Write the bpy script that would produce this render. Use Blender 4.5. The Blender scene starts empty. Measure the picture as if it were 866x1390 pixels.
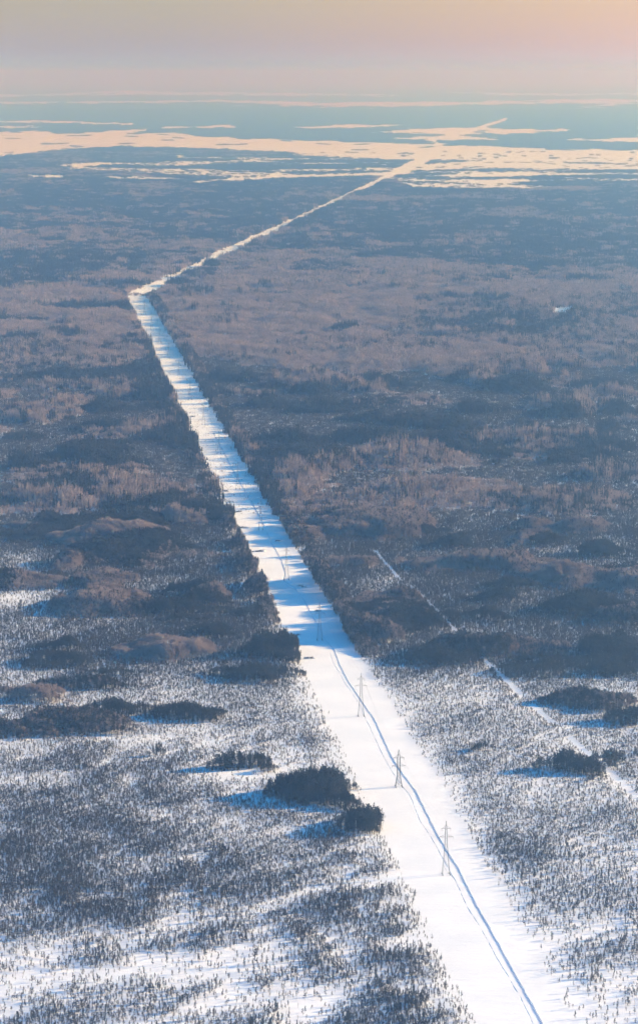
import bpy, math, random
import numpy as np
from mathutils import Vector

random.seed(7)
RNG = np.random.default_rng(11)
scn = bpy.context.scene
col = scn.collection

# ------------------------------------------------------------------ survey of the place
# ground position of a landmark measured on the survey photograph (866 x 1390)
F, U0, V0, VH, H = 4500.0, 433.0, 695.0, 100.0, 580.0
P = math.atan((V0 - VH) / F)
CP, SP = math.cos(P), math.sin(P)

def ground(u, v):
    yc = -(v - V0) / F
    t = H / (SP - yc * CP)
    X = (u - U0) / F * t
    Y = t * (CP + yc * SP)
    return X, Y

def survey(X, Y):
    d = Y * CP + H * SP
    return U0 + F * X / d, V0 - F * (Y * SP - H * CP) / d

# ------------------------------------------------------------------ noise
def _hash(ix, iy, s):
    h = (ix.astype(np.int64) * 374761393 + iy.astype(np.int64) * 668265263 + s * 974634777) & 0xFFFFFFFF
    h = ((h ^ (h >> 13)) * 1274126177) & 0xFFFFFFFF
    h = h ^ (h >> 16)
    return (h & 0xFFFFFF) / float(0xFFFFFF)

def vnoise(x, y, s=0):
    x = np.asarray(x, dtype=float); y = np.asarray(y, dtype=float)
    ix, iy = np.floor(x), np.floor(y)
    fx, fy = x - ix, y - iy
    fx = fx * fx * (3 - 2 * fx); fy = fy * fy * (3 - 2 * fy)
    a = _hash(ix, iy, s); b = _hash(ix + 1, iy, s)
    c = _hash(ix, iy + 1, s); d = _hash(ix + 1, iy + 1, s)
    return (a * (1 - fx) + b * fx) * (1 - fy) + (c * (1 - fx) + d * fx) * fy

def fbm(x, y, s=0, o=3):
    t, a, n = 0, 1.0, 0
    for k in range(o):
        t = t + a * vnoise(x * 2 ** k, y * 2 ** k, s + 17 * k); n += a; a *= .5
    return t / n

def sstep(a, b, x):
    t = np.clip((x - a) / (b - a), 0, 1)
    return t * t * (3 - 2 * t)

# ------------------------------------------------------------------ materials
def mat(name):
    m = bpy.data.materials.new(name); m.use_nodes = True
    return m, m.node_tree.nodes, m.node_tree.links, m.node_tree.nodes['Principled BSDF']

def foliage_mat(name, c1, c2, c3, rough=.9, spec=.15, scale=.07):
    m, N, L, b = mat(name)
    oi = N.new('ShaderNodeObjectInfo')
    geo = N.new('ShaderNodeNewGeometry')
    nz = N.new('ShaderNodeTexNoise'); nz.inputs['Scale'].default_value = scale
    nz.inputs['Detail'].default_value = 2
    L.new(geo.outputs['Position'], nz.inputs['Vector'])
    add = N.new('ShaderNodeMath'); add.operation = 'MULTIPLY_ADD'
    add.inputs[1].default_value = .5
    L.new(oi.outputs['Random'], add.inputs[0])
    mul = N.new('ShaderNodeMath'); mul.operation = 'MULTIPLY_ADD'
    mul.inputs[1].default_value = 2.0; mul.inputs[2].default_value = -.72
    L.new(nz.outputs['Fac'], mul.inputs[0])
    L.new(mul.outputs[0], add.inputs[2])
    r = N.new('ShaderNodeValToRGB')
    r.color_ramp.elements[0].color = (*c1, 1); r.color_ramp.elements[1].color = (*c3, 1)
    e = r.color_ramp.elements.new(.5); e.color = (*c2, 1)
    L.new(add.outputs[0], r.inputs['Fac'])
    L.new(r.outputs['Color'], b.inputs['Base Color'])
    b.inputs['Roughness'].default_value = rough
    b.inputs['Specular IOR Level'].default_value = spec
    return m

M_PINE = foliage_mat('pine_needles', (.019, .021, .016), (.032, .033, .025), (.056, .050, .037))
M_SCRUB = foliage_mat('bog_pine_needles', (.036, .032, .029), (.062, .054, .047), (.105, .088, .075), scale=.12)
M_TWIG = foliage_mat('birch_twigs', (.190, .150, .140), (.310, .240, .222), (.440, .350, .325), scale=.03)
M_BARK = foliage_mat('pine_bark', (.06, .04, .028), (.10, .065, .045), (.13, .09, .06))
M_BIRCH = foliage_mat('birch_bark', (.22, .18, .16), (.32, .27, .24), (.42, .37, .33))

def snow_mat(name, bump=.5):
    m, N, L, b = mat(name)
    geo = N.new('ShaderNodeNewGeometry')
    n1 = N.new('ShaderNodeTexNoise'); n1.inputs['Scale'].default_value = .16; n1.inputs['Detail'].default_value = 5
    n1.inputs['Roughness'].default_value = .6
    n2 = N.new('ShaderNodeTexNoise'); n2.inputs['Scale'].default_value = .02; n2.inputs['Detail'].default_value = 4
    sc = N.new('ShaderNodeVectorMath'); sc.operation = 'MULTIPLY'; sc.inputs[1].default_value = (.35, 1, 1)
    L.new(geo.outputs['Position'], sc.inputs[0])
    L.new(sc.outputs[0], n1.inputs['Vector']); L.new(geo.outputs['Position'], n2.inputs['Vector'])
    r = N.new('ShaderNodeValToRGB')
    r.color_ramp.elements[0].position = .35; r.color_ramp.elements[1].position = .65
    r.color_ramp.elements[0].color = (.80, .82, .85, 1); r.color_ramp.elements[1].color = (.88, .885, .90, 1)
    L.new(n2.outputs['Fac'], r.inputs['Fac']); L.new(r.outputs['Color'], b.inputs['Base Color'])
    bp = N.new('ShaderNodeBump'); bp.inputs['Strength'].default_value = bump; bp.inputs['Distance'].default_value = .9
    L.new(n1.outputs['Fac'], bp.inputs['Height']); L.new(bp.outputs[0], b.inputs['Normal'])
    b.inputs['Roughness'].default_value = .7; b.inputs['Specular IOR Level'].default_value = .2
    return m
M_SNOW = snow_mat('snow')
M_SNOWCAP = snow_mat('snow_cap', .3)

def metal_mat(name, a, b_):
    m, N, L, b = mat(name)
    geo = N.new('ShaderNodeNewGeometry')
    n = N.new('ShaderNodeTexNoise'); n.inputs['Scale'].default_value = .6; n.inputs['Detail'].default_value = 4
    L.new(geo.outputs['Position'], n.inputs['Vector'])
    r = N.new('ShaderNodeValToRGB'); r.color_ramp.elements[0].color = (*a, 1); r.color_ramp.elements[1].color = (*b_, 1)
    r.color_ramp.elements[0].position = .3; r.color_ramp.elements[1].position = .7
    L.new(n.outputs['Fac'], r.inputs['Fac']); L.new(r.outputs['Color'], b.inputs['Base Color'])
    b.inputs['Roughness'].default_value = .7; b.inputs['Metallic'].default_value = .1
    return m
M_STEEL = metal_mat('weathered_steel', (.07, .072, .075), (.12, .122, .125))
M_GLASSY = metal_mat('insulator_glass', (.10, .13, .13), (.16, .20, .19))
M_CONC = metal_mat('concrete', (.13, .12, .11), (.22, .21, .20))
M_LOG = metal_mat('log_bark', (.05, .038, .03), (.12, .09, .07))

# ------------------------------------------------------------------ mesh helpers
class MB:
    def __init__(s): s.v = []; s.f = []; s.m = []
    def tri(s, a, b, c, m=0):
        n = len(s.v); s.v += [a, b, c]; s.f.append((n, n + 1, n + 2)); s.m.append(m)
    def bar(s, a, b, r0, r1=None, n=4, m=0, cap=False):
        a = Vector(a); b = Vector(b); r1 = r0 if r1 is None else r1
        d = (b - a)
        if d.length < 1e-6: return
        d.normalize()
        x = d.orthogonal().normalized(); y = d.cross(x)
        k = len(s.v)
        for c, r in ((a, r0), (b, r1)):
            for i in range(n):
                t = 2 * math.pi * i / n
                s.v.append(tuple(c + x * (r * math.cos(t)) + y * (r * math.sin(t))))
        for i in range(n):
            j = (i + 1) % n
            s.f.append((k + i, k + j, k + n + j, k + n + i)); s.m.append(m)
        if cap:
            s.f.append(tuple(k + i for i in reversed(range(n)))); s.m.append(m)
            s.f.append(tuple(k + n + i for i in range(n))); s.m.append(m)
    def leaves(s, c, rad, n, size, m=0, R=random, flat=.5):
        for _ in range(n):
            while True:
                p = Vector((R.uniform(-1, 1), R.uniform(-1, 1), R.uniform(-1, 1)))
                if p.length < 1: break
            q = Vector((c[0] + p.x * rad[0], c[1] + p.y * rad[1], c[2] + p.z * rad[2]))
            a = Vector((R.gauss(0, 1), R.gauss(0, 1), R.gauss(0, flat))).normalized() * size * R.uniform(.6, 1.3)
            b = a.cross(Vector((R.gauss(0, 1), R.gauss(0, 1), R.gauss(0, 1)))).normalized() * size * R.uniform(.4, .9)
            k = len(s.v)
            s.v += [tuple(q - a * .5 - b * .5), tuple(q + a * .6 - b * .3), tuple(q + a * .3 + b * .6), tuple(q - a * .5 + b * .4)]
            s.f.append((k, k + 1, k + 2, k + 3)); s.m.append(m)
    def sliver(s, a, b, w, m=0, R=random):
        a = Vector(a); b = Vector(b); d = (b - a)
        o = d.cross(Vector((R.gauss(0, 1), R.gauss(0, 1), R.gauss(0, 1))))
        if o.length < 1e-5: return
        o = o.normalized() * w * .5
        k = len(s.v)
        s.v += [tuple(a - o), tuple(a + o), tuple(b + o * .3), tuple(b - o * .3)]
        s.f.append((k, k + 1, k + 2, k + 3)); s.m.append(m)
    def add(s, o, off=(0, 0, 0), rz=0, sc=1.0, sz=None):
        k = len(s.v); c_, s_ = math.cos(rz), math.sin(rz); sz = sc if sz is None else sz
        for x, y, z in o.v:
            s.v.append((off[0] + sc * (x * c_ - y * s_), off[1] + sc * (x * s_ + y * c_), off[2] + sz * z))
        for f in o.f: s.f.append(tuple(i + k for i in f))
        s.m += o.m
    def mesh(s, name, mats):
        me = bpy.data.meshes.new(name); me.from_pydata(s.v, [], s.f)
        for x in mats: me.materials.append(x)
        me.polygons.foreach_set('material_index', s.m)
        me.update()
        return me

def link(name, me, parent=None):
    o = bpy.data.objects.new(name, me); col.objects.link(o); o.parent = parent
    return o
def tag(o, label=None, cat=None, group=None, kind=None):
    if label: o['label'] = label
    if cat: o['category'] = cat
    if group: o['group'] = group
    if kind: o['kind'] = kind
    return o

# ------------------------------------------------------------------ camera, light, sky
cam = bpy.data.cameras.new('camera'); co = bpy.data.objects.new('camera', cam); col.objects.link(co)
co.location = (0, 0, H); co.rotation_euler = (math.pi / 2 - P, 0, 0)
cam.sensor_fit = 'VERTICAL'; cam.sensor_height = 36; cam.lens = F * 36 / 1390.0
cam.clip_start = 5; cam.clip_end = 600000
scn.camera = co

SUN_EL = math.radians(15.5)
SUN_AZ = math.radians(70.0)       # clockwise from the view direction (+Y)
sd = Vector((math.sin(SUN_AZ) * math.cos(SUN_EL), math.cos(SUN_AZ) * math.cos(SUN_EL), math.sin(SUN_EL)))
sl = bpy.data.lights.new('sun', 'SUN'); so = bpy.data.objects.new('sun', sl); col.objects.link(so)
so.rotation_euler = sd.to_track_quat('Z', 'Y').to_euler()
sl.energy = 4.8; sl.angle = math.radians(.5); sl.color = (1.0, .78, .46)

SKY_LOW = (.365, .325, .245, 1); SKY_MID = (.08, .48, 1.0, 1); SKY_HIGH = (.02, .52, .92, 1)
w = bpy.data.worlds.new('World'); scn.world = w; w.use_nodes = True
bg = w.node_tree.nodes['Background']
sky = w.node_tree.nodes.new('ShaderNodeTexSky'); sky.sky_type = 'NISHITA'; sky.sun_disc = False
sky.sun_elevation = SUN_EL; sky.sun_rotation = SUN_AZ
sky.air_density = 1.0; sky.dust_density = 1.0; sky.ozone_density = 2.0; sky.altitude = 500
WN, WL = w.node_tree.nodes, w.node_tree.links
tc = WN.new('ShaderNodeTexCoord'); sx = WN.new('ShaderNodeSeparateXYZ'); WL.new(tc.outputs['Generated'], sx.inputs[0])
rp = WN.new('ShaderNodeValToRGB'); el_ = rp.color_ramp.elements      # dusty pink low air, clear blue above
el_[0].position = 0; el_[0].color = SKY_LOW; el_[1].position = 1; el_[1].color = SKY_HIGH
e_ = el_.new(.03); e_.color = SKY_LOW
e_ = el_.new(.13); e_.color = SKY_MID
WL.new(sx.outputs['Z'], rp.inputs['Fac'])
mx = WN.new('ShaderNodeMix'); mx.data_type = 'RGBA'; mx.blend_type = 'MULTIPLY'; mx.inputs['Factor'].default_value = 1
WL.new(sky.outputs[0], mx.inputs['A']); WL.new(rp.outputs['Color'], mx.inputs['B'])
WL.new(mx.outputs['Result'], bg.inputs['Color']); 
# orange glow in the low air towards the sun
sdn = WN.new('ShaderNodeVectorMath'); sdn.operation = 'DOT_PRODUCT'; sdn.inputs[1].default_value = (math.sin(SUN_AZ), math.cos(SUN_AZ), 0)
WL.new(tc.outputs['Generated'], sdn.inputs[0])
gr = WN.new('ShaderNodeMapRange'); gr.inputs['From Min'].default_value = .30; gr.inputs['From Max'].default_value = .46
WL.new(sdn.outputs['Value'], gr.inputs['Value'])
lo = WN.new('ShaderNodeMapRange'); lo.inputs['From Min'].default_value = .12; lo.inputs['From Max'].default_value = .02
WL.new(sx.outputs['Z'], lo.inputs['Value'])
gm = WN.new('ShaderNodeMath'); gm.operation = 'MULTIPLY'; WL.new(gr.outputs[0], gm.inputs[0]); WL.new(lo.outputs[0], gm.inputs[1])
mg = WN.new('ShaderNodeMix'); mg.data_type = 'RGBA'; mg.blend_type = 'MULTIPLY'; mg.inputs['B'].default_value = (1.5, 1.15, .95, 1)
WL.new(gm.outputs[0], mg.inputs['Factor']); WL.new(mx.outputs['Result'], mg.inputs['A'])
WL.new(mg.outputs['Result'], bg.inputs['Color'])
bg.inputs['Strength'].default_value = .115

vs = scn.view_settings
vs.view_transform = 'Standard'; vs.look = 'None'; vs.gamma = 1; vs.exposure = 1.58
try: scn.cycles.volume_bounces = 1; scn.cycles.max_bounces = 6; scn.cycles.diffuse_bounces = 3
except Exception: pass

# ------------------------------------------------------------------ haze
HZ_DENS = 1.15e-4
def box(name, x0, x1, y0, y1, z0, z1):
    v = [(x, y, z) for z in (z0, z1) for y in (y0, y1) for x in (x0, x1)]
    f = [(0, 2, 3, 1), (4, 5, 7, 6), (0, 1, 5, 4), (2, 6, 7, 3), (0, 4, 6, 2), (1, 3, 7, 5)]
    me = bpy.data.meshes.new(name); me.from_pydata(v, [], f); me.update(); return link(name, me)
hz = box('haze', -140000, 140000, -8000, 250000, -1.6 - 1.0, H + 150)
hm = bpy.data.materials.new('haze_air'); hm.use_nodes = True; hn = hm.node_tree.nodes; hn.clear()
ho = hn.new('ShaderNodeOutputMaterial'); pv = hn.new('ShaderNodeVolumePrincipled')
pv.inputs['Density'].default_value = HZ_DENS
pv.inputs['Color'].default_value = (.185, .37, .64, 1)
pv.inputs['Absorption Color'].default_value = (1, .74, 0, 1)
pv.inputs['Anisotropy'].default_value = .86
hm.node_tree.links.new(pv.outputs['Volume'], ho.inputs['Volume'])
hz.data.materials.append(hm)
tag(hz, 'pale blue winter haze thickening towards the horizon', kind='stuff')

# ------------------------------------------------------------------ tracks in the clearing
TRACK = [(766, 1450), (740, 1400), (720, 1362), (703, 1332), (685.5, 1300), (666, 1265), (646, 1230), (632, 1202), (621, 1179), (609, 1161),
         (598, 1142), (586, 1120), (575, 1098), (561, 1070.5), (548, 1054), (540, 1042), (531.5, 1029), (519, 1002),
         (506.5, 975), (496, 960), (483.7, 941.6), (471, 923), (460, 901), (457, 892.5), (453, 882), (439, 862), (430, 847),
         (419.5, 828), (411, 811), (400, 799), (385, 788), (387, 778), (382, 761), (375, 748), (368, 737), (359.5, 715), (345, 688), (330, 662),
         (319, 643), (302, 610), (290, 588)]
FOOT = [(755, 1450), (728, 1400), (705, 1352), (673, 1299), (655, 1265), (642, 1244), (632, 1228), (624, 1209), (616, 1193), (602, 1168), (584, 1135),
        (570, 1115), (556, 1080), (545, 1066), (533.5, 1050), (523, 1033), (513, 1012), (504.5, 993.5), (496, 975), (484, 950), (469, 927), (452, 900), (447, 885)]
def world_poly(pts):
    w_ = sorted([ground(u, v) for u, v in pts], key=lambda q: q[1])
    return np.array([q[0] for q in w_]), np.array([q[1] for q in w_])
tx, ty = world_poly(TRACK); fx_, fy_ = world_poly(FOOT)
def build_ground():
    ys = list(np.arange(ty[0], ty[-1], 3.0)) + [ty[-1]]
    rows = [(-9000., 0, 0), (1200., 0, 0)]
    rows += [(float(y), 1, 1) for y in ys if True]
    rows = [(-7900., 0, 0)] + [(float(y), 1, 1) for y in ys] 
    extra = [float(ty[-1]) + 20, 9000., 30000., 90000., 240000.]
    V = []; Fc = []
    def row(y, depth_on):
        t = float(np.interp(y, ty, tx)); f = float(np.interp(y, fy_, fx_))
        wob = (vnoise(y / 9., 0, 5) - .5) * .5
        wv = (vnoise(y / 14., 3, 8) - .5) * .5
        t += wob + (float(vnoise(y / 3.2, 2, 6)) - .5) * .35
        f += wv
        # left ruts (narrow) then the ploughed trench
        fon = depth_on and fy_[0] < y < fy_[-1]
        dash = float(sstep(.30, .60, vnoise(y / 4.0, 7, 3)))
        fd = -.26 * dash if fon else 0
        if y >= fy_[-1]: f = min(f, t - 6)
        f = min(f, t - 4)
        hw = .88 + .25 * (float(vnoise(y / 25., 1, 9)) - .5)
        if y > 3000: hw *= .78
        td = -.85 if depth_on else 0
        lipl = .02 if depth_on else 0
        q = [(-139000, 0), (f - .75, 0), (f - .45, fd), (f + .15, fd), (f + .4, 0),
             (t - hw - 1.3, 0), (t - hw - .5, lipl), (t - hw - .12, td), (t + hw, td), (t + hw + .15, lipl), (t + hw + 1.1, 0), (139000, 0)]
        k = len(V)
        V.extend([(x, y, z) for x, z in q]); return k
    ks = [row(-7900., False), row(float(ty[0]) - 5, False)]
    for y in ys: ks.append(row(float(y), True))
    for y in extra: ks.append(row(y, False))
    n = 12
    for a, b in zip(ks[:-1], ks[1:]):
        for i in range(n - 1):
            Fc.append((a + i, a + i + 1, b + i + 1, b + i))
    me = bpy.data.meshes.new('snow_ground'); me.from_pydata(V, [], Fc); me.materials.append(M_SNOW); me.update()
    o = link('snow_ground', me); o['kind'] = 'structure'
build_ground()

# ------------------------------------------------------------------ vegetation map
# tree islands: (u, v of the foot of its near middle, half width px, depth / width, height m, birch share)
ISL = [
    (430, 1094, 60, 1.1, 17, 0), (484, 1133, 35, 1.5, 15.5, 0), (325, 1053, 44, .8, 12, 0), (213, 1035, 22, .6, 9, 0),
    (785, 1053, 52, .7, 14, 0), (655, 1018, 27, .5, 7, 0), (828, 1044, 26, 1.1, 12, 0),
    (262, 977, 62, .5, 10.5, 0), (75, 1000, 115, .55, 13, .25), (150, 975, 50, .7, 11, 0), (115, 940, 75, .5, 11, .1), (35, 955, 50, .7, 13, .8),
    (222, 900, 80, .9, 19, 1), (150, 924, 80, .3, 5, 0), (310, 920, 80, .35, 6, 0), (285, 868, 42, .6, 12, 0), (70, 885, 55, .5, 10, 0),
    (375, 893, 50, .8, 14, 0), (345, 925, 90, .45, 9, 0), (240, 850, 55, .5, 9, 0), (335, 838, 50, .4, 10, 0), (275, 823, 42, .5, 10, 0), (258, 806, 50, .55, 12, 0),
    (183, 771, 42, .7, 11, 0), (90, 783, 30, .5, 8, 0), (125, 796, 40, .4, 8, 0), (180, 752, 100, .6, 10, 0), (150, 742, 95, .8, 15, 1),
    (245, 712, 70, .9, 15, .9), (60, 700, 90, 1., 15, .9), (170, 690, 110, 1., 14, .9), (20, 735, 60, .6, 10, 0), (100, 665, 130, .8, 12, .7),
    (520, 870, 42, .8, 14, .6), (515, 836, 88, .5, 13, 0), (470, 855, 50, .8, 14, .1), (600, 903, 80, .5, 9, 0), (560, 850, 50, .6, 11, .1),
    (650, 892, 75, .6, 12, .1), (720, 890, 70, .7, 13, .5), (800, 838, 75, .9, 12.5, 0), (850, 850, 60, 1, 12, .3), (660, 845, 40, .5, 10, 0), (665, 820, 42, .6, 10.5, 0),
    (690, 803, 45, .5, 9, 0), (765, 795, 60, .5, 14, 1), (700, 775, 35, .7, 11, 0), (840, 790, 45, .6, 12, .1), (750, 742, 40, .7, 11, 0), (825, 758, 50, .6, 11, 0),
    (610, 745, 42, .6, 10, 0), (550, 728, 60, .55, 10, 0), (600, 690, 130, 1., 15, .9), (780, 700, 110, 1., 14, .6), (470, 710, 60, 1., 12, .2),
    (830, 915, 55, .55, 12, 0), (800, 962, 75, .6, 12, .2), (850, 985, 40, .8, 13, 0), (740, 905, 60, .4, 9, 0), (430, 790, 45, 1.1, 12, 0), (470, 770, 40, .8, 12, .8),
    # farther: long low swells of conifers
    (145, 590, 52, .8, 14, 0), (65, 572, 42, .7, 12, 0), (150, 562, 50, .7, 13, 0), (225, 558, 40, .7, 12, 0), (190, 533, 60, .8, 13, 0), (110, 518, 70, .8, 13, 0),
    (215, 602, 45, .7, 13, 0), (240, 590, 30, .9, 14, 0), (250, 612, 35, .8, 12, 0), (30, 600, 40, .8, 12, 0), (90, 648, 40, .7, 11, 0), (30, 640, 35, .9, 13, 0), (235, 578, 40, .7, 12, .2),
    (420, 538, 40, .9, 13, 0), (360, 533, 35, .8, 12, 0), (375, 556, 50, .8, 13, 0), (520, 532, 60, .7, 12, .1), (505, 556, 60, .7, 12, .2), (440, 562, 50, .7, 12, 0),
    (700, 535, 58, 1., 15, 0), (640, 520, 40, .8, 12, 0), (770, 570, 58, .9, 15, 0), (835, 565, 45, .8, 12, 0), (760, 550, 50, .7, 11, 0), (640, 563, 45, .7, 12, 0), (620, 587, 60, .7, 12, 0),
    (400, 610, 60, .9, 13, 0), (520, 605, 90, .6, 12, 0), (345, 620, 40, 1.1, 13, .2), (560, 640, 110, 1., 15, .9), (760, 625, 110, 1.2, 15, .8), (830, 655, 60, 1., 14, .7), (660, 610, 60, .8, 12, .4),
    (820, 530, 50, .8, 12, 0), (560, 580, 60, .6, 11, 0),
]
CUT = [(508, 748), (520, 762), (540, 785), (575, 812), (618, 858), (660, 900), (705, 942), (735, 970), (765, 995), (790, 1018), (812, 1036), (838, 1060), (865, 1085), (925, 1140)]
cx, cy = world_poly(CUT)
BEND_A = ground(188, 400); BEND_B = ground(583, 213)
# open snow fields far away, outlines measured in the survey photograph
FIELDS = [
    [(-60, 180), (60, 178), (115, 183), (240, 180), (290, 186), (420, 190), (600, 196), (720, 201), (960, 206), (960, 222), (800, 220), (700, 219), (600, 216), (480, 214), (380, 207), (290, 201), (160, 199), (90, 203), (0, 213), (-60, 216)],
    [(-60, 163), (60, 163), (190, 167), (185, 170), (70, 167), (-60, 166)],
    [(-60, 170), (60, 171), (60, 174), (-60, 174)],
    [(205, 172), (320, 170), (325, 173), (215, 174)],
    [(100, 181), (160, 177), (205, 174), (215, 176), (180, 180), (110, 184)],
    [(200, 181), (240, 179), (243, 182), (205, 185)],
    [(30, 237), (80, 236), (95, 239), (85, 242), (50, 241)],
    [(128, 239), (200, 239), (240, 241), (255, 243), (180, 244), (150, 243)],
    [(252, 246), (290, 243), (420, 237), (560, 232), (566, 236), (430, 241), (330, 245), (268, 249)],
    [(62, 247), (78, 245), (76, 249), (64, 249)],
    [(75, 224), (110, 221), (150, 222), (110, 227)],
    [(225, 212), (255, 210), (258, 213), (232, 213)],
    [(390, 172), (470, 169), (566, 169), (560, 171), (470, 174), (410, 175)],
    [(500, 180), (560, 174), (640, 173), (700, 175), (776, 175), (776, 178), (700, 181), (640, 183), (560, 181)],
    [(515, 188), (600, 185), (686, 186), (680, 190), (600, 190), (560, 190)],
    [(760, 189), (866, 187), (960, 188), (960, 192), (830, 193)],
    [(-60, 127), (60, 128), (150, 122), (290, 124), (520, 127), (560, 131), (290, 129), (150, 129), (20, 131), (-60, 132)],
    [(-60, 138), (130, 138), (300, 135), (420, 138), (600, 138), (760, 134), (960, 134), (960, 138), (760, 141), (560, 144), (420, 145), (290, 139), (130, 141), (-60, 141)],
    [(576, 124), (760, 127), (960, 124), (960, 128), (700, 130)],
    [(780, 146), (866, 137), (960, 132), (960, 135), (866, 140), (790, 149)],
    [(745, 432), (752, 419), (779, 416), (779, 426), (765, 432)],
[(560, 222), (640, 219), (760, 222), (900, 226), (880, 230), (740, 229), (640, 227), (575, 230)],
    [(600, 236), (700, 233), (790, 236), (700, 239), (610, 241)],
    [(640, 245), (720, 242), (730, 245), (650, 250)],
]
ROADS = [([(575, 214), (606, 199), (584, 190)], 3.6), ([(584, 191), (640, 177), (689, 162)], 3.6)]
# half open, thinly wooded bogs on the far plain
THIN = [[(230, 215), (440, 208), (600, 216), (960, 222), (960, 245), (700, 258), (560, 256), (520, 240), (300, 243), (70, 228)],
        [(560, 216), (960, 222), (960, 240), (760, 246), (640, 262), (560, 250)],
        [(70, 226), (150, 218), (300, 216), (300, 238), (100, 232)]]

def in_poly(u, v, poly):
    r = np.zeros(u.shape, bool); n = len(poly)
    for i in range(n):
        x0, y0 = poly[i]; x1, y1 = poly[(i + 1) % n]
        if y0 == y1: continue
        c = ((y0 > v) != (y1 > v)) & (u < (x1 - x0) * (v - y0) / (y1 - y0) + x0)
        r ^= c
    return r
def seg_dist(u, v, pts):
    d = np.full(u.shape, 1e9)
    for (x0, y0), (x1, y1) in zip(pts[:-1], pts[1:]):
        l2 = (x1 - x0) ** 2 + (y1 - y0) ** 2
        t = np.clip(((u - x0) * (x1 - x0) + (v - y0) * (y1 - y0)) / l2, 0, 1)
        d = np.minimum(d, np.hypot(u - x0 - t * (x1 - x0), (v - y0 - t * (y1 - y0))))
    return d

DITH = np.random.default_rng(99)
def clear_mask(X, Y, u, v, soft=0.0):
    """1 inside the power line clearing and other cuts."""
    j = (fbm(Y / 16., X / 300., 31) - .5) * 2.0
    near = v > 402
    pxm = (v - VH) / H
    uL = 600 - .48 * (1300 - v)
    uR = 727 - .5855 * (1300 - v) + 9 * np.exp(-((v - 1090) / 150.) ** 2)
    jl = j * 4.0 * pxm
    m = near & (u > uL + jl) & (u < uR - jl)
    # beyond the bend
    dx, dy = BEND_B[0] - BEND_A[0], BEND_B[1] - BEND_A[1]
    L_ = math.hypot(dx, dy)
    s = ((X - BEND_A[0]) * dx + (Y - BEND_A[1]) * dy) / L_
    q = np.abs((X - BEND_A[0]) * dy - (Y - BEND_A[1]) * dx) / L_
    wid = 31 + 3 * sstep(0, 900, s) + 36 * sstep(9000, 12500, s) + 6 * (vnoise(s / 500., 0, 41) - .5) * 2
    m |= (s > -40) & (s < L_ + 500) & (q < wid)
    # narrow cut line on the right
    c = np.interp(Y, cy, cx)
    cw = 1.9 + 1.5 * sstep(880, 960, v) + .7 * vnoise(Y / 60., 2, 77)
    m |= (Y > cy[0]) & (Y < cy[-1]) & (np.abs(X - c) < cw) & (vnoise(Y / 40., 5, 78) > .14)
    # far snow fields
    far = (v < 262) | ((v > 415) & (v < 434))
    if far.any():
        uj = u + DITH.normal(0, 3.0, u.shape)
        vj = v + (fbm(u / 34., v / 2.0, 51, 4) - .5) * 2.6 + DITH.normal(0, .7, u.shape)
        f = np.zeros(u.shape, bool)
        for p in FIELDS: f |= in_poly(np.where(v < 300, uj, u), np.where(v < 300, vj, v), p) | in_poly(uj, np.where(v < 300, vj - 1.3, v), p)
        f &= DITH.random(u.shape) > .05 * sstep(.55, .75, fbm(u / 26., v / 1.2, 57, 3))
        for pts, wd in ROADS: f |= seg_dist(u, v * 1.0, pts) < wd
        m |= far & f
    return m

ISL_W = []
for (iu, iv, hw, dr, hh, br) in ISL:
    X, Y = ground(iu, iv); rx = hw / F * math.hypot(Y, H)
    ry = rx * dr * (1.2 if iv > 700 else 1.5)
    hh *= 1.4 if iv < 660 else (1.15 if iv < 940 else 1.0)
    ISL_W.append((X, Y + ry * .85, rx, ry, hh, br))

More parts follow.
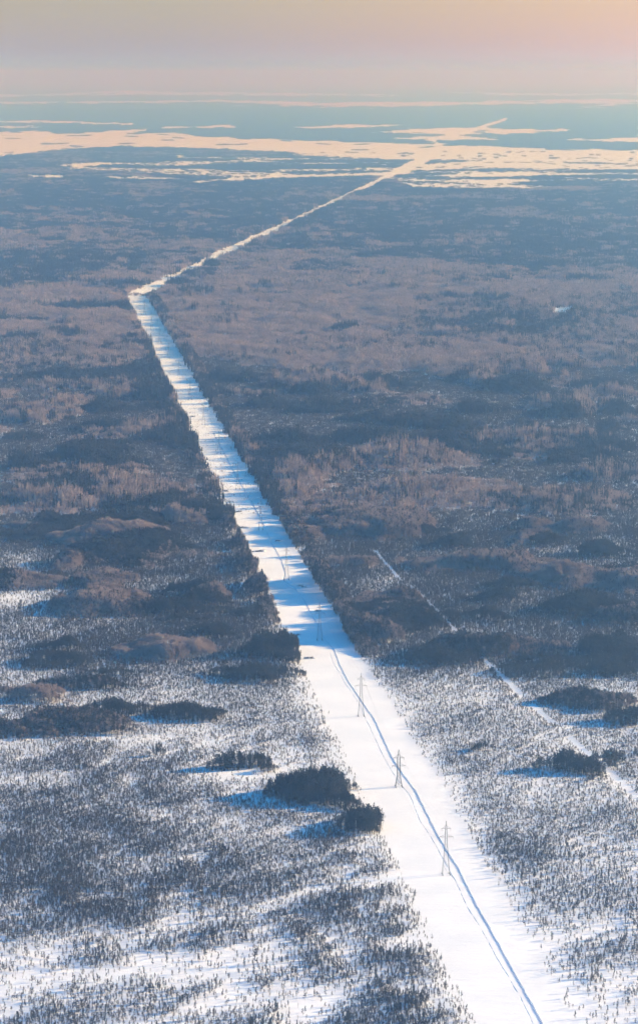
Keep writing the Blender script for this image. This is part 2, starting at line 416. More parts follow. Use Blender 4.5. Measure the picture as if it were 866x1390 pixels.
def canopy(X, Y, u, v):
    """tall-stand height (m, 0 = bog), birch share, density 0..1 of bog scrub."""
    wx = X + (fbm(X / 30., Y / 30., 61, 4) - .5) * 56; wy = Y + (fbm(X / 34., Y / 34., 62, 4) - .5) * 80
    hgt = np.zeros(X.shape); birch = np.zeros(X.shape); prox = np.zeros(X.shape)
    for (ix, iy, rx, ry, hh, br) in ISL_W:
        r2 = ((wx - ix) / rx) ** 2 + ((wy - iy) / ry) ** 2
        h = hh * 1.12 * np.clip(1 - r2, 0, 1) ** .85
        prox = np.maximum(prox, np.clip(1.9 - r2, 0, 1))
        g = h > hgt
        hgt = np.where(g, h, hgt); birch = np.where(g, br, birch)
    hgt = hgt * (.84 + .32 * fbm(X / 12., Y / 12., 65, 2))
    # self-sown swells between the named islands
    mid = sstep(940, 880, v)
    n = fbm(X / 110. + .4 * vnoise(X / 30., Y / 30., 94), Y / 150., 91, 3)
    n2 = sstep(.50, .70, n) * (14 + 4 * sstep(760, 620, v)) * mid
    g = n2 > hgt
    bsh = fbm(X / 260., Y / 420., 93, 2)
    bb = sstep(.50, .60, bsh + .10 * sstep(760, 640, v) )
    hgt = np.where(g, n2, hgt); birch = np.where(g, bb * .8, birch)
    # belt next to the clearing and closed forest beyond the mounds
    uR = 727 - .5855 * (1300 - v)
    uL = 600 - .48 * (1300 - v)
    pxm = (v - VH) / H
    dR = (u - uR) / pxm; dL = (uL - u) / pxm
    belt = sstep(38, 8, np.where(dR > -5, dR, 1e3)) * sstep(905, 870, v) + sstep(30, 5, np.where(dL > -5, dL, 1e3)) * sstep(890, 800, v) * .75
    belt = belt * sstep(.30 - .15 * sstep(600, 480, v), .45, fbm(X / 60., Y / 45., 96))
    hb = belt * (13 + 7 * vnoise(X / 30., Y / 26., 95))
    g = hb > hgt
    hgt = np.where(g, hb, hgt); birch = np.where(g, .25, birch)
    edge = 500 + 26 * (fbm(u / 110., v / 60., 97) - .5) * 2
    hgt = np.where(v < 930, hgt * (.62 + .66 * sstep(.36, .62, fbm(X / 55., Y / 85., 66, 3))), hgt)
    cl = sstep(-6, 10, edge - v)
    hf = cl * (8.5 + 11 * sstep(.25, .75, fbm(X / 90., Y / 190., 98, 4)))
    g = hf > hgt
    con = sstep(.42, .66, fbm(X / 420., Y / 700., 99, 5) + .22 * sstep(430, 300, v) - .06)
    hgt = np.where(g, hf, hgt); birch = np.where(g, 1 - con * .9, birch)
    # bog scrub density: strings running up to the right
    a = math.radians(52)
    s = X * math.cos(a) + Y * math.sin(a); t = -X * math.sin(a) + Y * math.cos(a)
    st = .5 * fbm(s / 90., t / 22., 111, 3) + .5 * fbm(X / 26., Y / 60., 115, 3)
    b0 = fbm(X / 70., Y / 110., 112, 3)
    dens = .62 + (b0 - .5) * 1.1
    # dark scrub lower left, open strings at the bottom
    dk = np.exp(-(((u - 50) / 210.) ** 2 + ((v - 1150) / 80.) ** 2))
    dk2 = np.exp(-(((u - 690) / 60.) ** 2 + ((v - 1158) / 26.) ** 2))
    dk3 = np.exp(-(((u - 330) / 120.) ** 2 + ((v - 1190) / 40.) ** 2))
    dens = dens + 1.0 * dk + .9 * dk2 + .35 * dk3
    left = (u < 600 - .48 * (1300 - v))
    opn = sstep(1190, 1290, v + np.where(left, (u - 250) * .26, 0))
    dens = dens * (1 - opn) + opn * np.clip((st - .33) * 2.6, .17, 1.0) * np.where(left, .8, .6)
    dens = dens - .5 * np.exp(-(((u - 330) / 130.) ** 2 + ((v - 1040) / 38.) ** 2)) * .6
    dens = dens - .30 * np.exp(-(((u - 640) / 150.) ** 2 + ((v - 1070) / 26.) ** 2))
    dens = np.where((v > 1000) & left, dens * (.55 + .9 * sstep(.3, .6, st)), dens)
    # pale open bog on the left at 750-860, streaks among the mounds
    op2 = np.exp(-(((u - 50) / 90.) ** 2 + ((v - 810) / 42.) ** 2))
    dens = dens + (.20 + .40 * fbm(X / 40., Y / 60., 118, 2)) * sstep(960, 880, v) - .62 * op2
    dLn = (600 - .48 * (1300 - v) - u) / pxm
    dens = dens + .75 * np.exp(-((dLn - 30) / 30.) ** 2) * sstep(1085, 1135, v) * sstep(.36, .56, fbm(X / 18., Y / 34., 119, 3))
    sk = fbm(X / 120., Y / 120., 121, 3)
    dens = np.where(v < 730, np.maximum(dens, .66) + .20 - .28 * sstep(.58, .74, sk), dens)
    return hgt, birch, np.clip(dens + .35 * prox * sstep(960, 900, v), .03, 1.6)

# ------------------------------------------------------------------ tree shapes
def pine_parts(seed, h=14.0, leaves=110):
    R = random.Random(seed)
    t = MB(); c = MB()
    lean = (R.uniform(-.3, .3), R.uniform(-.3, .3))
    t.bar((0, 0, -.3), (lean[0] * .6, lean[1] * .6, h * .55), .17, .12, 5, 1)
    t.bar((lean[0] * .6, lean[1] * .6, h * .55), (lean[0], lean[1], h * .93), .12, .04, 4, 1)
    n = R.randint(8, 11); z0 = R.uniform(.36, .5)
    for i in range(n):
        k = (i + .5) / n; z = h * (z0 + (1 - z0) * k)
        rr = 1.9 * (math.sin(math.pi * (.22 + .74 * k)) ** .8) * R.uniform(.65, 1.15)
        a = i * 2.4 + R.uniform(-.5, .5)
        q = (lean[0] * k + math.cos(a) * rr * .55, lean[1] * k + math.sin(a) * rr * .55, z)
        t.bar((lean[0] * k, lean[1] * k, z - .6), q, .06, .02, 3, 1)
        c.leaves(q, (rr * .7, rr * .7, h * .062), leaves // n, .62, 0, R)
    c.leaves((lean[0], lean[1], h * .96), (.5, .5, .6), 8, .5, 0, R)
    return t, c
def bog_parts(seed, h=4.0, leaves=46):
    R = random.Random(seed); t = MB()
    t.bar((0, 0, -.2), (0, 0, h * .92), .07, .02, 4, 1)
    z0 = R.uniform(.18, .42)
    n = 6
    for i in range(n):
        k = (i + .5) / n; z = h * (z0 + (1 - z0) * k)
        rr = 1.0 * (1.12 - k) ** .6 * R.uniform(.6, 1.2)
        a = R.uniform(0, 6.28)
        t.leaves((math.cos(a) * rr * .45, math.sin(a) * rr * .45, z), (rr * .65, rr * .65, h * .09), leaves // n, .46, 0, R)
    return t
def spruce_parts(seed, h=15.0):
    R = random.Random(seed); t = MB(); c = MB()
    t.bar((0, 0, -.3), (0, 0, h * .95), .16, .03, 5, 1)
    n = 12
    for i in range(n):
        k = i / (n - 1); z = h * (.12 + .84 * k); rr = 1.7 * (1 - k) ** .85 + .12
        m = max(4, int(10 * (1 - k)) + 3)
        for j in range(m):
            a = 6.28 * j / m + R.uniform(-.3, .3); q = rr * R.uniform(.7, 1.15)
            tip = (math.cos(a) * q, math.sin(a) * q, z - q * .35)
            c.sliver((0, 0, z + .35), tip, .75 * (1.2 - k), 0, R)
            c.leaves((tip[0] * .6, tip[1] * .6, z - q * .15), (.3, .3, .25), 1, .5, 0, R)
    return t, c
def birch_parts(seed, h=14.0, twigs=190, tw=.15):
    R = random.Random(seed); t = MB(); c = MB()
    t.bar((0, 0, -.3), (R.uniform(-.4, .4), R.uniform(-.4, .4), h * .6), .14, .09, 5, 1)
    lx = R.uniform(-.4, .4)
    t.bar((0, 0, h * .55), (lx, 0, h * .9), .09, .03, 4, 1)
    n = 12
    for i in range(n):
        k = (i + .5) / n; z = h * (.32 + .55 * k); a = i * 2.4 + R.uniform(-.4, .4)
        ln = h * .17 * math.sin(math.pi * (.25 + .65 * k)) * R.uniform(.7, 1.25)
        e = Vector((math.cos(a) * ln * .75, math.sin(a) * ln * .75, z + ln * .95))
        t.bar((0, 0, z), tuple(e), .05, .02, 3, 1)
        for j in range(twigs // n):
            f = R.uniform(.25, 1.05); s = Vector((e.x * f, e.y * f, z + (e.z - z) * f))
            d = Vector((e.x * .5 + R.gauss(0, .8), e.y * .5 + R.gauss(0, .8), R.uniform(.2, 1.4))).normalized() * R.uniform(.8, 1.9)
            c.sliver(tuple(s), tuple(s + d), tw, 0, R)
    return t, c

def low_pine(R, h):
    m = MB(); m.bar((0, 0, -.2), (0, 0, h * .8), .16, .06, 3, 1)
    for i in range(3):
        k = (i + .5) / 3
        m.leaves((R.uniform(-.5, .5), R.uniform(-.5, .5), h * (.45 + .5 * k)), (1.5 - .35 * i, 1.5 - .35 * i, h * .1), 9, 1.0, 0, R)
    return m
def low_spruce(R, h):
    m = MB()
    n = 6
    for i in range(4):
        z = h * (.08 + .22 * i); r = 1.9 - .42 * i
        for j in range(n):
            a = 6.28 * (j + R.random() * .4) / n; b = a + 6.28 / n * R.uniform(.8, 1.15)
            m.tri((math.cos(a) * r, math.sin(a) * r, z + R.uniform(-.3, .3)), (math.cos(b) * r, math.sin(b) * r, z + R.uniform(-.3, .3)), (0, 0, z + h * .36), 0)
    return m
def low_birch(R, h):
    m = MB(); m.bar((0, 0, -.2), (0, 0, h * .75), .15, .05, 3, 2)
    for i in range(34):
        z = h * R.uniform(.3, .85); a = R.uniform(0, 6.28); r = R.uniform(.1, 1.2)
        s = (math.cos(a) * r, math.sin(a) * r, z)
        m.sliver(s, (s[0] * R.uniform(1, 1.9), s[1] * R.uniform(1, 1.9), z + h * R.uniform(.08, .17)), .34, 1, R)
    return m
def low_bog(R, h):
    m = MB(); m.bar((0, 0, -.2), (0, 0, h * .6), .08, .04, 3, 1)
    m.leaves((0, 0, h * .55), (.6, .6, h * .38), 11, .6, 0, R)
    return m

# ------------------------------------------------------------------ instancing of the uncountable woods (geometry nodes)
def library(name, meshes):
    c = bpy.data.collections.new(name)
    for i, me in enumerate(meshes):
        o = bpy.data.objects.new('%s_shape_%02d' % (name, i), me); c.objects.link(o)
    return c
def scatter(name, libcol, X, Y, rot, sc, sz, idx, label, Z=None):
    n = len(X)
    me = bpy.data.meshes.new(name)
    me.vertices.add(n)
    co_ = np.zeros((n, 3), np.float32); co_[:, 0] = X; co_[:, 1] = Y
    if Z is not None: co_[:, 2] = Z
    me.vertices.foreach_set('co', co_.ravel())
    a = me.attributes.new('rot', 'FLOAT_VECTOR', 'POINT'); r = np.zeros((n, 3), np.float32); r[:, 2] = rot; r[:, :2] = RNG.normal(0, .055, (n, 2)); a.data.foreach_set('vector', r.ravel())
    a = me.attributes.new('scl', 'FLOAT_VECTOR', 'POINT'); s = np.zeros((n, 3), np.float32); s[:, 0] = sc; s[:, 1] = sc; s[:, 2] = sz; a.data.foreach_set('vector', s.ravel())
    a = me.attributes.new('idx', 'INT', 'POINT'); a.data.foreach_set('value', np.asarray(idx, np.int32))
    me.update()
    o = link(name, me); tag(o, label, kind='stuff')
    ng = bpy.data.node_groups.new(name, 'GeometryNodeTree')
    ng.interface.new_socket('Geometry', in_out='INPUT', socket_type='NodeSocketGeometry')
    ng.interface.new_socket('Geometry', in_out='OUTPUT', socket_type='NodeSocketGeometry')
    N, L = ng.nodes, ng.links
    gi = N.new('NodeGroupInput'); go = N.new('NodeGroupOutput')
    mp = N.new('GeometryNodeMeshToPoints'); ip = N.new('GeometryNodeInstanceOnPoints')
    ci = N.new('GeometryNodeCollectionInfo'); ci.inputs['Collection'].default_value = libcol
    ci.inputs['Separate Children'].default_value = True; ci.inputs['Reset Children'].default_value = True
    L.new(gi.outputs[0], mp.inputs[0]); L.new(mp.outputs[0], ip.inputs['Points']); L.new(ci.outputs[0], ip.inputs['Instance'])
    ip.inputs['Pick Instance'].default_value = True
    for nm, ty_, sock in (('rot', 'FLOAT_VECTOR', 'Rotation'), ('scl', 'FLOAT_VECTOR', 'Scale'), ('idx', 'INT', 'Instance Index')):
        na = N.new('GeometryNodeInputNamedAttribute'); na.data_type = ty_; na.inputs['Name'].default_value = nm
        L.new([q for q in na.outputs if q.enabled and q.name == 'Attribute'][0], ip.inputs[sock])
    L.new(ip.outputs[0], go.inputs[0])
    md = o.modifiers.new('scatter', 'NODES'); md.node_group = ng
    return o

# prototypes
NV = 5
PINE = [pine_parts(100 + i, 14.0) for i in range(NV)] 
SPRU = [spruce_parts(300 + i, 14.0) for i in range(2)]
BIRC = [birch_parts(200 + i, 14.0) for i in range(NV)]
BOG = [bog_parts(400 + i, 4.0, 30 + 8 * i) for i in range(6)]
def snag(seed, h=4.6):
    R_ = random.Random(seed); t = MB(); t.bar((0, 0, -.2), (R_.uniform(-.5, .5), R_.uniform(-.5, .5), h), .10, .03, 4, 1)
    for k in range(9):
        z = h * R_.uniform(.3, .9); a = R_.uniform(0, 6.28); l_ = R_.uniform(.4, .9)
        t.bar((0, 0, z), (math.cos(a) * l_, math.sin(a) * l_, z + R_.uniform(-.1, .5)), .05, .02, 3, 1)
    return t
BOG += [snag(1), snag(2)]
def joined(t, c):
    m = MB(); m.add(t); m.add(c); return m
pine_full = [joined(*p).mesh('pine_shape', [M_PINE, M_BARK]) for p in PINE + SPRU]
birch_full = [joined(*p).mesh('birch_shape', [M_TWIG, M_BIRCH]) for p in BIRC]
bog_full = [b.mesh('bog_pine_shape', [M_SCRUB, M_BARK]) for b in BOG]

# ---- near zone: one point per tree
FW = 433.0 * 1.22 / F
def candidates(y0, y1, area, seed):
    R = np.random.default_rng(seed)
    n = int(FW * ((y1 + 60) ** 2 - (y0 + 60) ** 2) / area)
    Y = np.sqrt(R.random(n) * ((y1) ** 2 - (y0) ** 2) + y0 ** 2)
    X = (R.random(n) * 2 - 1) * FW * (Y + 60)
    return X, Y, R
Y_NEAR = 4300.0
X, Y, R = candidates(1900, Y_NEAR, 2.6, 5)
u, v = survey(X, Y)
hgt, birch, dens = canopy(X, Y, u, v)
ok = ~clear_mask(X, Y, u, v)
tall = hgt > 3.0
pt = R.random(len(X))
keep_tall = ok & tall & (pt < .50)
# soft edge of the scrub along the clearing
uR = 727 - .5855 * (1300 - v) + 9 * np.exp(-((v - 1090) / 150.) ** 2); pxm = (v - VH) / H
dR = (u - uR) / pxm; dL = (600 - .48 * (1300 - v) - u) / pxm
dd = np.where(dR > 0, dR, dL)
edge_soft = .25 + .75 * sstep(0, 26, dd)
keep_bog = ok & ~tall & (pt < dens * .60 * edge_soft)
isb = R.random(len(X)) < birch
rr = R.random(len(X)); rot = R.random(len(X)) * 6.283
is_birch = keep_tall & isb; is_pine = keep_tall & ~isb
h_tall = hgt * (.84 + .3 * rr)
h_bog = (1.5 + 2.1 * rr ** 1.8) * (1 + .45 * sstep(1110, 1260, v)) * (1 + .12 * sstep(960, 900, v)) * (.75 + .5 * fbm(X / 25., Y / 40., 141, 2))
h_bog *= 1 + .28 * sstep(950, 860, v)
h_bog *= 1 + 1.1 * (R.random(len(X)) > .985)
print('near trees: pine %d birch %d bog %d' % (is_pine.sum(), is_birch.sum(), keep_bog.sum()))

inframe = (u > 4) & (u < 862) & (v < 1302)
def biggest(sel, h, k=300):
    ids = np.nonzero(sel & inframe)[0]
    app = h[ids] / np.hypot(Y[ids], H)
    return ids[np.argsort(-app)[:k]]
indiv_pine = biggest(is_pine, h_tall); indiv_birch = biggest(is_birch, h_tall); indiv_bog = biggest(keep_bog, h_bog)
taken = np.zeros(len(X), bool)
for q in (indiv_pine, indiv_birch, indiv_bog): taken[q] = True

lib_pine = library('near_pine', pine_full); lib_birch = library('near_birch', birch_full); lib_bog = library('near_bog_pine', bog_full)
s = np.nonzero(is_pine & ~taken)[0]
hs = h_tall[s]; wsc = .55 + .45 * hs / 14
pidx = np.where(R.random(len(s)) < .08, 5 + R.integers(0, 2, len(s)), R.integers(0, 5, len(s)))
scatter('pine_woodland', lib_pine, X[s], Y[s], rot[s], wsc, hs / 14.0, pidx, 'dark pine woodland in islands on the snowy bog and beside the clearing')
s = np.nonzero(is_birch & ~taken)[0]; hs = h_tall[s]
scatter('birch_woodland', lib_birch, X[s], Y[s], rot[s], .6 + .5 * hs / 14, hs / 14.0, R.integers(0, NV, len(s)), 'pinkish brown leafless birch woodland in rounded stands')
s = np.nonzero(keep_bog & ~taken)[0]; hs = h_bog[s]
scatter('bog_scrub', lib_bog, X[s], Y[s], rot[s], (.6 + .4 * hs / 4), hs / 4.0, np.where(R.random(len(s)) < .09, R.integers(6, 8, len(s)), R.integers(0, 6, len(s))), 'stunted pine scrub dotting the snow covered bog on both sides of the clearing')

# ---- middle and far zones: tiles of forest, each tile a real patch of small trees
def tile(kind, T, spacing, h, seed, wide=1.0):
    Rr = random.Random(seed); m = MB()
    n = max(1, int((T / spacing) ** 2))
    for _ in range(n):
        x, y = Rr.uniform(-T / 1.7, T / 1.7), Rr.uniform(-T / 1.7, T / 1.7); hh = h * Rr.uniform(.7, 1.2)
        if kind == 'birch': q = low_birch(Rr, hh) if Rr.random() > .07 else None
        elif kind == 'bog': q = low_bog(Rr, hh)
        else: q = low_pine(Rr, hh) if Rr.random() < .65 else None
        if q is None:
            q = low_spruce(Rr, hh)
            if kind == 'birch': q.m = [3] * len(q.m)
        m.add(q, (x, y, 0), Rr.uniform(0, 6.28), wide, 1.0)
    mats = {'birch': [M_TWIG, M_TWIG, M_BIRCH, M_PINE], 'bog': [M_SCRUB, M_BARK], 'pine': [M_PINE, M_BARK]}[kind]
    return m.mesh(kind + '_tile', mats)
def grid(y0, y1, T, over, seed):
    Rn = np.random.default_rng(seed); st = T / math.sqrt(over)
    ys = np.arange(y0, y1, st); xs = []; yy = []
    for y in ys:
        hw = FW * (y + 60); x = np.arange(-hw, hw, st) + Rn.random() * st
        xs.append(x); yy.append(np.full(len(x), y))
    X = np.concatenate(xs); Y = np.concatenate(yy)
    return X + (Rn.random(len(X)) - .5) * st * .9, Y + (Rn.random(len(X)) - .5) * st * .9, Rn
def forest_tiles(name, y0, y1, T, spacing, wide, seed, over=1.0, label=''):
    Xc, Yc, Rn = grid(y0, y1, T, over, seed)
    uc, vc = survey(Xc, Yc)
    h, b, d = canopy(Xc, Yc, uc, vc)
    okc = ~clear_mask(Xc, Yc, uc, vc)
    thin = np.zeros(Xc.shape)
    if y0 > 8000:
        for p in THIN: thin = np.maximum(thin, in_poly(uc, vc, p) * 1.0)
        st = fbm(Xc / 420., Yc / 380., 131, 4)
        okc &= ~((thin > 0) & (Rn.random(len(Xc)) < .22 + .72 * sstep(.38, .60, st)))
    hs_, rt = np.maximum(h, 0), Rn.random(len(Xc)) * 6.283
    ib = Rn.random(len(Xc)) < b
    k = np.where(h <= 3.0, 2, np.where(ib, 1, 0))
    if y0 > 8000: h = np.where(vc < 262, h * .62, h); h = np.where(thin > 0, 5, h); k = np.where(thin > 0, 0, k)
    okc &= (k != 2) | (Rn.random(len(Xc)) < np.clip(d * .95, 0, 1))
    libs = library(name, [tile('pine', T, spacing, 12, seed + i, wide) for i in range(3)] + [tile('birch', T, spacing, 12, seed + 10 + i, wide) for i in range(3)]
                   + ([tile('bog', T, spacing * .62, 4.2, seed + 20 + i, wide) for i in range(3)]))
    sz = np.where(k == 2, 1.15, h / 12.0) * (.72 + .5 * Rn.random(len(Xc)) ** 2 + .35 * (fbm(Xc / (3.0 * T), Yc / (3.0 * T), 71, 2) - .4))
    idx = k * 3 + Rn.integers(0, 3, len(Xc))
    print(name, okc.sum())
    scatter(name, libs, Xc[okc], Yc[okc], rt[okc], np.ones(okc.sum()), sz[okc], idx[okc], label)
forest_tiles('middle_forest', Y_NEAR, 9000, 10, 3.1, 1.0, 1000, 1.1, 'mixed forest of dark pine and mauve birch on rolling swells beyond the bog')
forest_tiles('taiga_forest', 9000, 25000, 27, 4.6, 1.45, 2000, 1.25, 'blue hazy taiga forest spreading past the bend of the clearing')

def canopy_tile(T, step, h, seed):
    Rr = random.Random(seed); m = MB(); n = int(T / step)
    for i in range(n):
        for j in range(n):
            x = -T / 2 + (i + Rr.random()) * step; y = -T / 2 + (j + Rr.random()) * step
            if Rr.random() < .12: continue
            hh = h * Rr.uniform(.6, 1.2); r = step * .62
            a0 = Rr.random() * 6.28
            pts = [(x + math.cos(a0 + 2.094 * q) * r, y + math.sin(a0 + 2.094 * q) * r, hh * .25) for q in range(3)]
            for q in range(3): m.tri(pts[q], pts[(q + 1) % 3], (x, y, hh), 0)
    return m.mesh('canopy_tile', [M_PINE])
def far_tiles(name, y0, y1, T, step, seed, label):
    Xc, Yc, Rn = grid(y0, y1, T, 1.2, seed)
    uc, vc = survey(Xc, Yc)
    okc = ~clear_mask(Xc, Yc, uc, vc)
    thin = np.zeros(Xc.shape, bool)
    for p in THIN: thin |= in_poly(uc, vc, p)
    okc &= ~(thin & (Rn.random(len(Xc)) < .22 + .72 * sstep(.38, .60, fbm(Xc / 420., Yc / 380., 131, 4))))
    libs = library(name, [canopy_tile(T, step, 9, seed + i) for i in range(4)])
    print(name, okc.sum())
    scatter(name, libs, Xc[okc], Yc[okc], Rn.random(okc.sum()) * 6.283, np.ones(okc.sum()), np.ones(okc.sum()), Rn.integers(0, 4, okc.sum()), label)
far_tiles('distant_forest', 25000, 55000, 110, 9, 3000, 'pale blue forest strips between the far snow fields')
far_tiles('horizon_forest', 55000, 215000, 420, 24, 4000, 'faint forest merging into haze at the horizon')


# ---- low brush poking out of the snow in the far half of the clearing
Rb = np.random.default_rng(77)
nb = 2600
vb = 405 + (700 - 405) * Rb.random(nb) ** 1.25; tb = .04 + .92 * Rb.random(nb)
ub = (600 - .48 * (1300 - vb)) * (1 - tb) + (727 - .5855 * (1300 - vb)) * tb
gb = np.array([ground(a, b) for a, b in zip(ub, vb)])
kb = fbm(gb[:, 0] / 9., gb[:, 1] / 14., 151, 2) > .52
scatter('clearing_brush', lib_bog, gb[kb, 0], gb[kb, 1], Rb.random(kb.sum()) * 6.28, .5 + .8 * Rb.random(kb.sum()), .15 + .35 * Rb.random(kb.sum()), Rb.integers(0, 6, kb.sum()), 'low brush tips poking through the snow of the far clearing')
# ------------------------------------------------------------------ individual trees
def place_word(uu, vv):
    isl = [((495, 1112), 40, 36, 'in the dark island touching the clearing left side'),
           ((430, 1070), 62, 34, 'in the mound shaped island left of the second pylon'),
           ((325, 1040), 48, 22, 'in the low island on the left open bog'),
           ((213, 1026), 30, 18, 'in the small isolated clump far left on the open bog'),
           ((795, 1037), 62, 28, 'in the oval island beside the right cut line'),
           ((655, 1008), 32, 16, 'in the small scrubby clump right of the clearing'),
           ((262, 965), 68, 24, 'in the long dark stand above the left open bog'),
           ((75, 970), 130, 50, 'in the broad dark stand at the left edge'),
           ((215, 880), 80, 36, 'in the round pale birch stand left of the clearing'),
           ((375, 875), 50, 34, 'in the dark stand left beside the clearing'),
           ((520, 860), 60, 30, 'in the rounded stand right of the clearing'),
           ((800, 945), 90, 40, 'in the stand at the right edge above the cut line')]
    for (a, b), rx, ry, t in isl:
        if ((uu - a) / rx) ** 2 + ((vv - b) / ry) ** 2 < 1: return t
    side = 'left' if uu < 600 - .48 * (1300 - vv) else 'right'
    if vv > 1215:
        if side == 'left': z = 'on the open snow near the lower left corner' if uu < 260 else 'on the open snow beside the near left edge of the clearing'
        else: z = 'on the open snow near the lower right corner' if uu > 780 else 'on the open snow beside the near right edge of the clearing'
    elif vv > 1100: z = 'in the dense scrub at far left' if uu < 260 else ('in the scrub along the near left side of the clearing' if side == 'left' else 'in the dark scrub belt right of the nearest pylon')
    elif vv > 930: z = 'on the middle bog %s of the clearing' % side
    else: z = 'in the forest %s of the clearing behind the bog' % side
    return z
def thing(name, loc, rz, sc):
    o = bpy.data.objects.new(name, None); col.objects.link(o); o.location = loc; o.rotation_euler = (0, 0, rz); o.scale = sc
    return o
pine_pm = [(t.mesh('trunk', [M_BARK, M_BARK]), c.mesh('crown', [M_PINE])) for t, c in PINE + SPRU]
birch_pm = [(t.mesh('trunk', [M_BIRCH, M_BIRCH]), c.mesh('crown', [M_TWIG])) for t, c in BIRC]
Rl = random.Random(3)
seen_first = {}
def plant(i, name, kinds, h, desc, cat, grp, parts):
    k = Rl.randrange(len(kinds) if parts else len(kinds))
    hh = float(h[i]); 
    sc = (.55 + .45 * hh / 14,) * 2 + (hh / 14,) if parts else (.6 + .4 * hh / 4,) * 2 + (hh / 4,)
    loc = (float(X[i]), float(Y[i]), 0); rz = float(rot[i])
    pw = place_word(float(u[i]), float(v[i]))
    if parts:
        o = thing(name, loc, rz, sc)
        link('trunk', kinds[k][0], o); link('crown', kinds[k][1], o)
    else:
        o = link(name, kinds[k]); o.location = loc; o.rotation_euler = (0, 0, rz); o.scale = sc
    if name == 'pine_tree': d = 'tall dark spruce shaped conifer' if k >= 5 else ('tall dark pine' if hh > 11 else 'shorter dark pine')
    elif name == 'birch_tree': d = 'tall leafless pinkish birch' if hh > 11 else 'shorter leafless birch'
    else: d = 'bigger stunted pine' if hh > 5.4 else 'small stunted pine'
    o['label'] = (d + ' ' + pw); o['category'] = cat
    o['group'] = grp + ' ' + pw
for i in indiv_pine: plant(i, 'pine_tree', pine_pm, h_tall, '', 'pine tree', 'tall pines', True)
for i in indiv_birch: plant(i, 'birch_tree', birch_pm, h_tall, '', 'birch tree', 'birches', True)
for i in indiv_bog: plant(i, 'bog_pine', bog_full[:6], h_bog, '', 'small pine', 'bog pines', False)

# ------------------------------------------------------------------ pylons
def lattice(mb, prof, r_leg, r_br, panels):
    """prof: list of (z, half width x, half width y)"""
    zs = [p[0] for p in prof]
    def hw(z): return float(np.interp(z, zs, [p[1] for p in prof])), float(np.interp(z, zs, [p[2] for p in prof]))
    def corner(z, k):
        a, b = hw(z); s = ((1, 1), (-1, 1), (-1, -1), (1, -1))[k % 4]; return (a * s[0], b * s[1], z)
    for (z0, *_), (z1, *_) in zip(prof[:-1], prof[1:]):
        for k in range(4): mb.bar(corner(z0, k), corner(z1, k), r_leg, r_leg, 4)
    lv = panels
    for z0, z1 in zip(lv[:-1], lv[1:]):
        for k in range(4):
            mb.bar(corner(z0, k), corner(z1, k + 1), r_br, r_br, 3); mb.bar(corner(z0, k + 1), corner(z1, k), r_br, r_br, 3)
            mb.bar(corner(z1, k), corner(z1, k + 1), r_br, r_br, 3)
    return hw
def arm_mesh(z, half, reach, side, r=.07):
    mb = MB(); hx, hy = half
    tip = (side * reach, 0, z + .1)
    for s in (-1, 1):
        mb.bar((side * hx, s * hy, z), tip, r, r, 4)
    mb.bar((side * hx, 0, z + 1.9), tip, r, r, 4)
    for f in (.3, .6):
        x = side * (hx + (reach - hx) * f)
        mb.bar((x, -hy * (1 - f), z), (x, hy * (1 - f), z), r * .7, r * .7, 3)
        mb.bar((x, 0, z), (x, 0, z + 1.9 * (1 - f)), r * .7, r * .7, 3)
    return mb
def make_tower(kind, h):
    mb = MB()
    if kind == 'slim':
        prof = [(0, 2.7, 2.7), (h * .52, 1.0, 1.0), (h * .87, .55, .55), (h, .06, .06)]
        pan = [0, h * .16, h * .30, h * .42, h * .52, h * .60, h * .67, h * .74, h * .81, h * .87, h * .94]
        arms = [(h * .70, 5.2, (-1, 1)), (h * .855, 3.4, (-1, 1))]
        leg, br = .095, .04
    else:
        prof = [(0, 2.7, 2.7), (h * .30, 1.35, 1.35), (h * .78, 1.15, 1.15), (h, .08, .08)]
        pan = [0, h * .12, h * .22, h * .30, h * .39, h * .48, h * .57, h * .66, h * .78, h * .88]
        arms = [(h * .56, 5.8, (-1, 1)), (h * .78, 4.6, (-1, 1))]
        leg, br = .16, .075
    hw = lattice(mb, prof, leg, br, pan)
    body = mb.mesh('tower_body', [M_STEEL])
    out = [('tower_body', body, (0, 0, 0), [])]
    for z, reach, sides in arms:
        for s in sides:
            a = arm_mesh(z, hw(z), reach, s, .09 if kind != 'slim' else .07).mesh('crossarm', [M_STEEL])
            ins = MB(); 
            for q in range(7): ins.bar((s * (reach - .1), 0, z - .25 * q), (s * (reach - .1), 0, z - .25 * q - .17), .13, .06, 6, 0, True)
            out.append(('crossarm', a, (0, 0, 0), [('insulator', ins.mesh('insulator', [M_GLASSY]))]))
    for k in range(4):
        s = ((1, 1), (-1, 1), (-1, -1), (1, -1))[k]
        f = MB(); f.bar((s[0] * 2.7, s[1] * 2.7, -.3), (s[0] * 2.7, s[1] * 2.7, .7), .75, .5, 4, 0, True)
        out.append(('footing', f.mesh('footing', [M_CONC]), (0, 0, 0), []))
    return out
TOW = {'slim': make_tower('slim', 40.0), 'stout': make_tower('stout', 31.0), 'mid': make_tower('slim', 36.0)}
